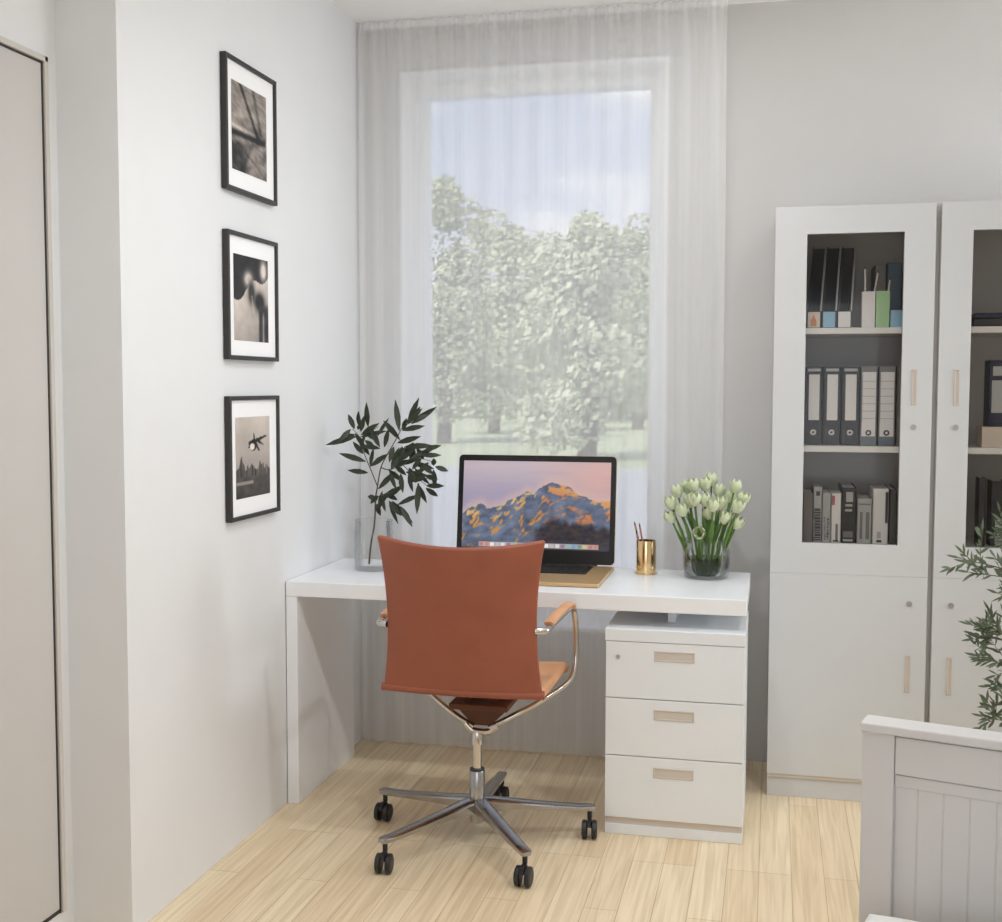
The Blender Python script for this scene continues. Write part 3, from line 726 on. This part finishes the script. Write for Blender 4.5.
for k, hd in enumerate(HD):
    sp_ = Vector((hd.x-vx, hd.y-vy, 0))*.31
    if sp_.length > .042: sp_ = sp_.normalized()*.042
    foot = Vector((vx+sp_.x, vy+sp_.y, DT+.014+.0004*k))
    mid = foot.lerp(hd, .5)
    tl = thing('tulip', 'white tulip standing in the bouquet in the round glass vase', 'flower', foot, 0, 'white tulips in the glass vase')
    path = bez([foot, mid, hd], 7); d = (path[-1]-path[-2]).normalized()
    if k == 9: d = Vector((.05, -.95, .25)).normalized()
    base = hd-d*.020
    MB().tube(bez([foot, mid, base], 7), .0036, 6).build('stem', M['stem'], tl, smooth=1)
    q = Vector((0, 0, 1)).rotation_difference(d).to_matrix().to_4x4()
    FM = Matrix.Translation(base) @ q @ Matrix.Rotation(R.random()*6, 4, 'Z')
    b = MB()
    for layer, (r0, tw) in enumerate(((.0215, 0), (.0180, PI/3))):
        for p in range(3):
            a0 = 2*PI*p/3+tw
            def petal(u, v):
                wv = math.sin(PI*min(1, .12+.88*v)**.8)*.95+.05
                ang = a0+(u-.5)*2.3*max(.04, wv if v < .97 else .1)
                r = r0*(math.sin(PI*(.08+.66*v))**.75)*(1.04 if abs(u-.5) > .4 else 1)
                return FM @ Vector((r*math.cos(ang), r*math.sin(ang),   .046*v*(1+.06*math.cos((u-.5)*5))))
            b.grid(petal, 6, 7)
    b.build('petals', M['tulip'], tl, smooth=4)
    if True:
        b = MB(); d0 = Vector((hd.x-vx, hd.y-vy, 0)); d0 = d0.normalized() if d0.length > .01 else Vector((0, -1, 0))
        st = mid.lerp(foot, .25); b.leaf(st, st+d0*.035+Vector((0, 0, .10+.03*R.random())), .020, -d0+Vector((0, 0, .2)), .12, .2); b.build('leaf', M['tleaf'], tl, smooth=4)

# ------------------------------------------------------------------ dark olive branch in a clear bottle vase
ox, oy = .203, -.405
t = thing('glass_jar_vase', 'clear glass jar vase holding the dark leafy branch', 'vase', (ox, oy, DT))
MB().lathe([(0, .001), (.060, .001), (.066, .006), (.068, .02), (.068, .130), (.065, .155), (.066, .172), (.064, .172), (.063, .155), (.0655, .130), (.0655, .02), (.060, .014), (0, .013)], (ox, oy, DT), 40).build('glass', M['glass'], t, smooth=1)
MB().lathe([(.0635, 0), (.0665, .001), (.0665, .003), (.0635, .0035)], (ox, oy, DT+.1715), 36, closed=True).build('rim', M['glass'], t, smooth=1)
def B(u, v, dy=0.): return Vector((ox+((u/7.09+340)-374)/276, oy+dy, .74+(570-(v/7.09+400))/286))
br = thing('leafy_branch', 'dark green leafy branch standing in the clear jar vase', 'branch', (ox-.018, oy, DT+.0145))
b = MB()
foot = Vector((ox-.018, oy, DT+.018))
def stem(pts, r0, r1):
    p = bez(pts, 5); n = len(p); b.tube(p, [r0+(r1-r0)*i/(n-1) for i in range(n)], 6)
stem([foot, Vector((ox-.012, oy+.004, DT+.09)), Vector((ox+.002, oy+.002, DT+.16)), B(255, 700), B(268, 620), B(300, 480, -.01), B(350, 390, -.02), B(425, 270, -.03), B(462, 200, -.035)], .0034, .0014)
stem([B(266, 605), B(212, 500, .015), B(160, 400, .03), B(112, 270, .04), B(60, 215, .045)], .002, .001)
stem([B(305, 480, -.01), B(372, 488, -.03), B(480, 450, -.05), B(570, 400, -.06), B(690, 420, -.07)], .002, .001)
stem([B(262, 690), B(350, 655, -.04), B(420, 640, -.06)], .0018, .001)
stem([B(480, 450, -.05), B(560, 520, -.06), B(660, 600, -.05)], .0016, .001)
stem([B(462, 205, -.035), B(520, 165, -.04), B(600, 130, -.05)], .0014, .0008)
stem([B(112, 275, .04), B(190, 230, .05), B(245, 195, .05)], .0014, .0008)
b.build('twigs', M['twig'], br, smooth=1)
LV = """75,215,25,120 105,195,120,100 185,195,190,45 95,265,-85,318 75,255,-10,275 60,215,5,290 120,270,270,230 130,255,250,180 155,335,100,250 170,385,110,310 182,440,20,390 195,520,60,510 210,480,215,360
220,470,340,390 300,345,170,330 292,335,230,210 265,260,325,150 325,150,425,268 325,335,365,215 462,215,430,30 470,215,490,140 510,170,575,10 510,168,612,75 530,168,680,65 560,155,642,105
465,215,590,185 440,300,590,258 440,335,370,480 420,325,400,420 470,325,440,410 500,325,470,400 490,325,670,315 640,345,740,315 570,335,610,405 610,388,715,380 540,335,520,430 700,400,690,450
700,460,772,488 480,450,600,390 400,470,520,420 370,490,452,560 380,500,440,605 470,510,500,620 500,500,650,520 520,560,640,540 530,510,552,620 690,480,685,592 640,592,752,590 630,610,690,668
600,570,605,755 580,580,622,700 600,660,435,720 460,740,540,860 280,630,370,520 270,690,208,685 265,680,238,722 280,770,300,660 280,750,348,650 345,680,455,605 340,690,412,620 360,710,410,855
380,710,492,852 370,710,440,800 250,740,282,812 420,450,480,520 440,430,560,350 560,440,680,470 560,470,640,580 130,200,90,200 150,230,230,290 110,290,160,390 540,150,600,60 300,700,290,770 620,400,560,470 660,430,600,500 600,430,700,500 540,400,660,350 590,480,540,570 640,520,720,540 520,470,580,560 450,400,410,470 480,380,560,300 560,380,520,310 170,260,120,330 140,230,170,130 180,290,230,340 330,660,400,700 310,690,350,770"""
R = random.Random(5)
b = MB()
for q in LV.split():
    u0, v0, u1, v1 = map(float, q.split(','))
    dy = -.05*sm(250, 500, u0)+.04*(1-sm(60, 260, u0))+R.uniform(-.018, .018)
    p0 = B(u0, v0, dy); p1 = B(u1, v1, dy+R.uniform(-.03, .03)); p1 = p0+(p1-p0)*1.14
    ln = (p1-p0).length
    b.leaf(p0, p1, .019+.05*max(0, ln-.05), (R.uniform(-.5, .5), -1, R.uniform(-.2, .6)), R.uniform(-.05, .1), .12)
b.build('leaves', M['dleaf'], br, smooth=4)

# ------------------------------------------------------------------ office chair
KX, KY = .697, -.875
t = thing('office_chair', 'cognac leather swivel chair with chrome frame pushed to the desk', 'chair', (KX, KY, 0))
BX = .706
def back(u, v):
    a = 2*u-1; w_ = .2325-.075*v*(1-v)+.006*v*v*v
    k = 1-a*a
    y = -1.100-.045*v-(.012+.042*v)*k
    z = .510+.452*v-.022*k*sm(.3, 1, v)
    return Vector((BX+a*w_+.006*v, y, z))
o = MB().grid(back, 20, 16).build('backrest', M['leather'], t, smooth=4)
md = o.modifiers.new('thick', 'SOLIDIFY'); md.thickness = .020; md.offset = 0
md = o.modifiers.new('round', 'BEVEL'); md.width = .006; md.segments = 3; md.limit_method = 'ANGLE'; md.angle_limit = 1.0
hem = MB().tube([(BX-.236, -1.103, .521), (BX-.12, -1.112, .519), (BX, -1.115, .518), (BX+.12, -1.112, .519), (BX+.236, -1.103, .521)], .0125, 12).build('hem_roll', M['leather'], o, smooth=1)
def seat(u, v):
    a = 2*u-1; k = 1-a*a
    z = .518+.003*sm(.3, .9, v)-.014*k*(1-v)*4*v-.022*max(0, v-.86)/.14
    return Vector((BX+a*(.232+.003*v), -1.082+.392*v, z))
o = MB().grid(seat, 16, 18).build('seat', M['leather_tan'], t, smooth=4)
md = o.modifiers.new('thick', 'SOLIDIFY'); md.thickness = .030; md.offset = 0
md = o.modifiers.new('round', 'BEVEL'); md.width = .010; md.segments = 3; md.limit_method = 'ANGLE'; md.angle_limit = 1.0
def mir(p, s): return (BX+s*(p[0]-BX-.005), p[1], p[2])
for s in (1, -1):
    arm = [(.735, -.878, .352), (.80, -.868, .386), (.88, -.832, .428), (.945, -.775, .466), (.970, -.752, .500), (.975, -.738, .560), (.974, -.738, .640), (.971, -.752, .692), (.968, -.785, .713), (.965, -.85, .713), (.960, -.95, .711), (.956, -1.05, .708), (.953, -1.115, .706)]
    MB().tube([mir(p, s) for p in bez(arm, 5)], .0088, 12).build('arm_tube', M['chrome'], t, smooth=1)
    pad = bez([(.966, -.775, .706), (.966, -.795, .722), (.963, -.84, .727), (.959, -.92, .7255), (.955, -1.00, .7225), (.952, -1.07, .716)], 5)
    n = len(pad)
    b = MB(); b.tube([mir(p, s) for p in pad], [.011]+[.0165]*(n-2)+[.0135], 14, flat=.5, up=(0, 0, 1)); b.build('arm_pad', M['leather_tan'], t, smooth=1)
    MB().tube([mir(p, s) for p in ((.953, -1.112, .706), (.945, -1.125, .706), (.925, -1.128, .706))], .010, 10).build('arm_bracket', M['chrome'], t, smooth=1)
MB().tube(bez([(BX-.05, -.879, .362), (BX-.028, -.879, .342), (BX, -.879, .338), (BX+.028, -.879, .342), (BX+.05, -.879, .362)], 5), .0105, 12).build('cradle_bar', M['chrome'], t, smooth=1)
MB().prism([(.618, .417), (.794, .417), (.742, .366), (.728, .356), (.680, .356), (.668, .366)], -.872, -.80, 'y').build('tilt_housing', M['leather_dark'], t)
b = MB(); b.box((.62, -.94, .418), (.80, -.72, .436), .004); b.box((.655, -.90, .434), (.675, -.76, .476), .002); b.box((.737, -.90, .434), (.757, -.76, .476), .002); b.build('seat_plate', M['leather_dark'], t)
MB().lathe([(0, .300), (.0185, .300), (.0185, .332), (.014, .342), (0, .342)], (KX-.005, KY, 0), 28).build('post_collar', M['chrome'], t, smooth=.6)
MB().lathe([(0, .20), (.0135, .20), (.0135, .302), (0, .302)], (KX-.005, KY, 0), 28).build('gas_lift', M['chrome'], t, smooth=.6)
MB().lathe([(0, .060), (.020, .060), (.023, .075), (.0235, .216), (.021, .220), (0, .220)], (KX-.005, KY, 0), 32).build('lift_sleeve', M['alu'], t, smooth=.6)
MB().lathe([(.0138, .2195), (.0225, .2195), (.0225, .2245), (.0138, .2245)], (KX-.005, KY, 0), 28, closed=True).build('sleeve_seal', M['black_plastic'], t, smooth=.6)
swiv = [268, 262, 274, 266, 276]
for k in range(5):
    a = math.radians(90.5+72*k); d = Vector((math.cos(a), math.sin(a), 0)); sd = Vector((-d.y, d.x, 0)); c0 = Vector((KX-.004, KY, 0))
    b = MB(); rows = []
    for r, zt, w_, h in ((.012, .136, .021, .044), (.05, .134, .021, .038), (.12, .124, .019, .026), (.22, .111, .017, .019), (.31, .102, .015, .016), (.352, .100, .014, .016), (.362, .097, .010, .011)):
        p = c0+d*r
        rows.append([b.bm.verts.new(p+sd*x_*w_*1.22+Vector((0, 0, zt-y_*h))) for x_, y_ in ((-1, .25), (-.75, .06), (-.35, 0), (.35, 0), (.75, .06), (1, .25), (.8, 1), (-.8, 1))])
    for A, C_ in zip(rows, rows[1:]):
        for i in range(8): b.bm.faces.new((A[i], A[(i+1) % 8], C_[(i+1) % 8], C_[i]))
    b.bm.faces.new(rows[0]); b.bm.faces.new(rows[-1])
    leg = b.build('star_leg', M['alu'], t, smooth=.7)
    # twin-wheel caster
    e = c0+d*.345; sa = math.radians(swiv[k]); f = Vector((math.cos(sa), math.sin(sa), 0)); g = Vector((-f.y, f.x, 0))
    wc = e+f*.014+Vector((0, 0, .0285))
    cs = MB()
    cs.lathe([(0, .060), (.0075, .060), (.0075, .0875), (0, .0875)], (e.x, e.y, 0), 14)
    hood = Matrix.Translation(wc) @ Matrix(((f.x, g.x, 0, 0), (f.y, g.y, 0, 0), (0, 0, 1, 0), (0, 0, 0, 1)))
    prof = [(-.030, .000), (-.026, .018), (-.014, .030), (.004, .033), (.020, .026), (.022, .012), (.0, .004)]
    A = [cs.bm.verts.new(hood @ Vector((x_, -.006, z_))) for x_, z_ in prof]; C_ = [cs.bm.verts.new(hood @ Vector((x_, .006, z_))) for x_, z_ in prof]
    cs.bm.faces.new(A); cs.bm.faces.new(C_[::-1])
    for i in range(len(prof)): i2 = (i+1) % len(prof); cs.bm.faces.new((A[i], C_[i], C_[i2], A[i2]))
    co = cs.build('caster', M['black_plastic'], t, smooth=.6)
    for sg in (-1, 1):
        WM = Matrix.Translation(wc+g*sg*.0150) @ Matrix(((f.x, -f.x*0, g.x, 0), (f.y, 0, g.y, 0), (0, 1, 0, 0), (0, 0, 0, 1)))
        MB().lathe([(0, -.0085), (.022, -.0085), (.0275, -.006), (.028, 0), (.0275, .006), (.022, .0085), (.012, .0075), (0, .0085)], n=26, mat4=WM).build('wheel', M['black_plastic'], co, smooth=.6)

# ------------------------------------------------------------------ bed
bo = Vector((1.7225, -1.966, 0)); ang = math.radians(-16.4)
BMx = Matrix.Translation(bo) @ Matrix.Rotation(ang, 4, 'Z')      # local x runs along the footboard, -y into the bed
def bbuild(b, nm, m, parent, smooth=0.):
    bmesh.ops.transform(b.bm, matrix=BMx, verts=b.bm.verts); return b.build(nm, m, parent, smooth)
t = thing('bed', 'white panelled bed end with grooved boards in the near corner', 'bed', bo, ang)
BW = .98; ZC = .742
fb = bbuild(MB().box((.014, .012, .06), (BW-.014, .030, ZC-.02)), 'footboard', M['bed'], t)
bbuild(MB().box((0, -.008, ZC-.018), (BW, .056, ZC), .003), 'cap_rail', M['bed'], fb)
for x0, x1 in ((.003, .0625), (BW-.0625, BW-.003)):
    bbuild(MB().box((x0, .0, 0), (x1, .046, ZC-.018), .0025), 'post', M['bed'], t)
bbuild(MB().box((.0635, .003, ZC-.094), (BW-.0635, .020, ZC-.022), .002), 'top_rail', M['bed'], fb)
bbuild(MB().box((.0635, .0075, ZC-.119), (BW-.0635, .020, ZC-.096), .002), 'bead_rail', M['bed'], fb)
x = .0635; k = 0
while x < BW-.10:
    x1 = min(x+(.0415 if k == 0 else .0465), BW-.0635)
    bbuild(MB().box((x+.0007, .0104, .10), (x1-.0007, .018, ZC-.119), .0016), 'tongue_board', M['bed'], fb); x = x1; k += 1
bbuild(MB().box((.030, -1.86, .13), (.055, 0, .27), .003), 'side_rail', M['bed'], t)
bbuild(MB().box((BW-.055, -1.86, .13), (BW-.030, 0, .27), .003), 'side_rail', M['bed'], t)
bbuild(MB().box((.056, -1.85, .16), (BW-.056, -.012, .34), .03, 4), 'mattress', M['mattress'], t)
# duvet lying on the mattress
dv = MB()
def duv(u, v):
    x = .018+u*(BW-.036); y = -1.75+v*1.68
    e = min(u, 1-u); ev = min(v*1.6, (1-v))
    z = .427+.055*u*(1-.5*u)-.062*(1-sm(0, .035, e))-.05*(1-sm(0, .03, ev))+.006*nz(u*5, v*9, 2)+.003*nz(u*13, v*22, 3)
    return Vector((x, y, z))
dv.grid(duv, 60, 90)
bmesh.ops.transform(dv.bm, matrix=BMx, verts=dv.bm.verts)
dvo = tag(dv.build('duvet', M['duvet'], None, smooth=4), 'white cotton duvet lying inside the panelled bed end', 'duvet')
md = dvo.modifiers.new('thick', 'SOLIDIFY'); md.thickness = .022; md.offset = -1

# ------------------------------------------------------------------ olive tree in a pot between bed and cabinets
tx, ty = 2.40, -.86
t = thing('olive_tree', 'potted olive tree between the bed and the second cabinet', 'plant', (tx, ty, 0))
MB().lathe([(0, .001), (.10, .001), (.115, .01), (.145, .27), (.15, .28), (.135, .28), (.13, .25), (0, .25)], (tx, ty, 0), 36).build('pot', M['pot'], t, smooth=.6)
MB().lathe([(0, .251), (.1295, .251), (.1295, .256), (0, .262)], (tx, ty, 0), 30).build('soil', M['soil'], t, smooth=.6)
trunk = bez([(tx, ty, .255), (tx+.012, ty, .45), (tx-.012, ty+.01, .68), (tx, ty, .92), (tx-.01, ty, 1.08)], 5)
b = MB().tube(trunk, [.014-.0095*i/(len(trunk)-1) for i in range(len(trunk))], 8)
lf = MB(); R = random.Random(21)
tips = [(2.044, -.82, .905, .93), (2.066, -.86, .872, .90), (2.083, -.80, .715, .74), (2.10, -.78, .685, .72), (2.106, -.84, .628, .66), (2.152, -.80, .556, .60), (2.121, -.82, .462, .50), (2.17, -.9, .478, .50), (2.16, -.76, .80, .80), (2.2, -.9, .74, .75), (2.15, -.85, .98, .90),
        (2.5, -.9, 1.05, .9), (2.62, -.8, .85, .75), (2.58, -1., .65, .6), (2.45, -.62, .95, .8), (2.42, -1.1, 1.0, .85), (2.3, -.8, 1.22, 1.0), (2.5, -.75, 1.25, 1.05), (2.36, -1.05, .7, .6), (2.28, -.68, .6, .55)]
def sprig(path, n0, step):
    """leaves in loose pairs along a twig, plus one at its end"""
    n = len(path)
    for i in range(n0, n):
        tn = (path[i]-path[i-1]).normalized()
        for rep in range(step):
            sd = Vector((R.gauss(0, 1), R.gauss(0, 1), R.gauss(0, 1))); sd = (sd-tn*sd.dot(tn)).normalized()
            dr = (tn*R.uniform(.5, 1.1)+sd*.8).normalized(); L_ = R.uniform(.022, .040)
            p0 = path[i-1].lerp(path[i], R.random())
            lf.leaf(p0, p0+dr*L_, R.uniform(.006, .0085), (R.gauss(0, .7), -1, R.gauss(.3, .6)), R.uniform(-.05, .15), .12)
    lf.leaf(path[-1], path[-1]+(path[-1]-path[-2]).normalized()*.034, .007, (0, -1, .3), .05, .1)
for q, (x, y, z, zr) in enumerate(tips):
    root = min(trunk, key=lambda p: abs(p.z-(zr-.14)))
    tip = Vector((x+.014, y, z)); mid = root.lerp(tip, .55)+Vector((0, 0, .02))
    path = bez([root, mid, tip], 8); n = len(path)
    b.tube(path, [.0036-.0027*i/(n-1) for i in range(n)], 5)
    sprig(path, n-6, 2)
    for w_ in range(5):
        i = R.randint(n//2-1, n-2); tn = (path[i+1]-path[i]).normalized()
        d = (tn*.6+Vector((R.gauss(0, .5), R.gauss(0, .5), R.gauss(.15, .6)))).normalized(); l = R.uniform(.045, .085)
        tw = bez([path[i], path[i]+d*l*.5, path[i]+d*l+Vector((0, 0, R.uniform(-.008, .012)))], 3)
        b.tube(tw, [.0014, .0013, .0012, .0011, .001, .0009, .0008][:len(tw)], 4); sprig(tw, 1, 2)
b.build('trunk', M['bark'], t, smooth=1)
lf.build('leaves', M['oleaf'], t, smooth=4)

# ------------------------------------------------------------------ light
def area(name, loc, size, power, rot=(0, 0, 0), col=(1, 1, 1), shape='DISK', sy=None):
    l = bpy.data.lights.new(name, 'AREA'); l.shape = shape; l.size = size; l.energy = power; l.color = col
    if sy: l.size_y = sy
    o = bpy.data.objects.new(name, l); COL.objects.link(o); o.location = loc; o.rotation_euler = rot
    return o
def spot(name, loc, aim, power, deg, radius, col):
    l = bpy.data.lights.new(name, 'SPOT'); l.energy = power; l.spot_size = math.radians(deg); l.spot_blend = 1.; l.shadow_soft_size = radius; l.color = col
    o = bpy.data.objects.new(name, l); COL.objects.link(o); o.location = loc
    o.rotation_euler = (Vector(aim)-Vector(loc)).to_track_quat('-Z', 'Y').to_euler(); return o
LC = (.92, .962, 1)
spot('ceiling_downlight', (1.0, -2.15, H-.03), (.6, -.9, .2), 38, 118, .06, LC)
spot('ceiling_downlight', (2.3, -2.2, H-.03), (.3, -.9, .6), 56, 96, .06, LC)
area('ceiling_fill', (3.0, -3.9, H-.03), .9, 4.5, col=LC)  # unseen fill light, added to lift the chair back
area('ceiling_fill', (1.3, -.82, H-.03), .6, 5.6, col=LC)  # unseen fill light, added to brighten the curtain and back wall
area('front_fill', (1.5, YF-.06, 1.35), 1.6, 9, rot=(PI/2, 0, 0), col=(.92, .962, 1), shape='RECTANGLE', sy=1.3)  # unseen fill behind the camera, added to brighten camera-facing surfaces
area('side_window_daylight', (XR+.10, -.62, 1.45), 1.2, 25, rot=(0, PI/2, 0), col=(.90, .955, 1), shape='RECTANGLE', sy=1.1)
p = area('window_daylight', ((GX0+GX1)/2, WY+.24, (GZ0+GZ1)/2), GX1-GX0, 1, rot=(PI/2, 0, 0), shape='RECTANGLE', sy=GZ1-GZ0)
p.rotation_euler = (-PI/2, 0, 0); p.data.cycles.is_portal = True
sun = bpy.data.lights.new('sun', 'SUN'); sun.energy = 3.6; sun.angle = .3; sun.color = (1, .96, .9)
so = bpy.data.objects.new('sun', sun); COL.objects.link(so); so.rotation_euler = (math.radians(48), 0, math.radians(-25)); so.location = (0, -2, 9)

W = bpy.data.worlds.new('sky'); S.world = W; W.use_nodes = True
N = W.node_tree.nodes; L = W.node_tree.links; bg = N['Background']
tc = N.new('ShaderNodeTexCoord'); sp = N.new('ShaderNodeSeparateXYZ'); L.new(tc.outputs['Generated'], sp.inputs[0])
gr = N.new('ShaderNodeValToRGB'); gr.color_ramp.elements[0].position = 0.; gr.color_ramp.elements[1].position = .5
gr.color_ramp.elements[0].color = lin((188, 194, 208))+(1,); gr.color_ramp.elements[1].color = lin((138, 150, 184))+(1,)
L.new(sp.outputs['Z'], gr.inputs['Fac'])
mp = N.new('ShaderNodeMapping'); mp.inputs['Scale'].default_value = (1, 1, 2.6); L.new(tc.outputs['Generated'], mp.inputs['Vector'])
cn = N.new('ShaderNodeTexNoise'); cn.inputs['Scale'].default_value = 5.; cn.inputs['Detail'].default_value = 6; L.new(mp.outputs[0], cn.inputs['Vector'])
cr = N.new('ShaderNodeValToRGB'); cr.color_ramp.elements[0].position = .46; cr.color_ramp.elements[1].position = .62
L.new(cn.outputs['Fac'], cr.inputs['Fac'])
mx = N.new('ShaderNodeMix'); mx.data_type = 'RGBA'; L.new(cr.outputs['Color'], mx.inputs[0]); L.new(gr.outputs['Color'], mx.inputs[6]); mx.inputs[7].default_value = (.70, .70, .70, 1)
L.new(mx.outputs[2], bg.inputs['Color']); bg.inputs['Strength'].default_value = 1.45

# ------------------------------------------------------------------ camera and view
cd = bpy.data.cameras.new('camera'); co = bpy.data.objects.new('camera', cd); COL.objects.link(co)
yaw, pit, rol = .2264, -.0631, .0017
F = Vector((-math.sin(yaw)*math.cos(pit), math.cos(yaw)*math.cos(pit), math.sin(pit)))
Rg = Vector((math.cos(yaw), math.sin(yaw), 0)); U = Rg.cross(F)
R2 = Rg*math.cos(rol)+U*math.sin(rol); U2 = -Rg*math.sin(rol)+U*math.cos(rol)
mw = Matrix((R2, U2, -F)).transposed().to_4x4(); mw.translation = (1.5507, -4.2885, 1.3793)
co.matrix_world = mw
cd.sensor_fit = 'HORIZONTAL'; cd.sensor_width = 36; cd.lens = 36*1182.85/1002; cd.clip_start = .05; cd.clip_end = 200
S.camera = co
S.cycles.max_bounces = 10; S.cycles.diffuse_bounces = 6; S.cycles.transparent_max_bounces = 16; S.cycles.caustics_reflective = False; S.cycles.caustics_refractive = False
S.cycles.use_denoising = True
v = S.view_settings; v.view_transform = 'Standard'; v.look = 'None'; v.gamma = 1; v.use_curve_mapping = False; v.exposure = .16
S.display_settings.display_device = 'sRGB'
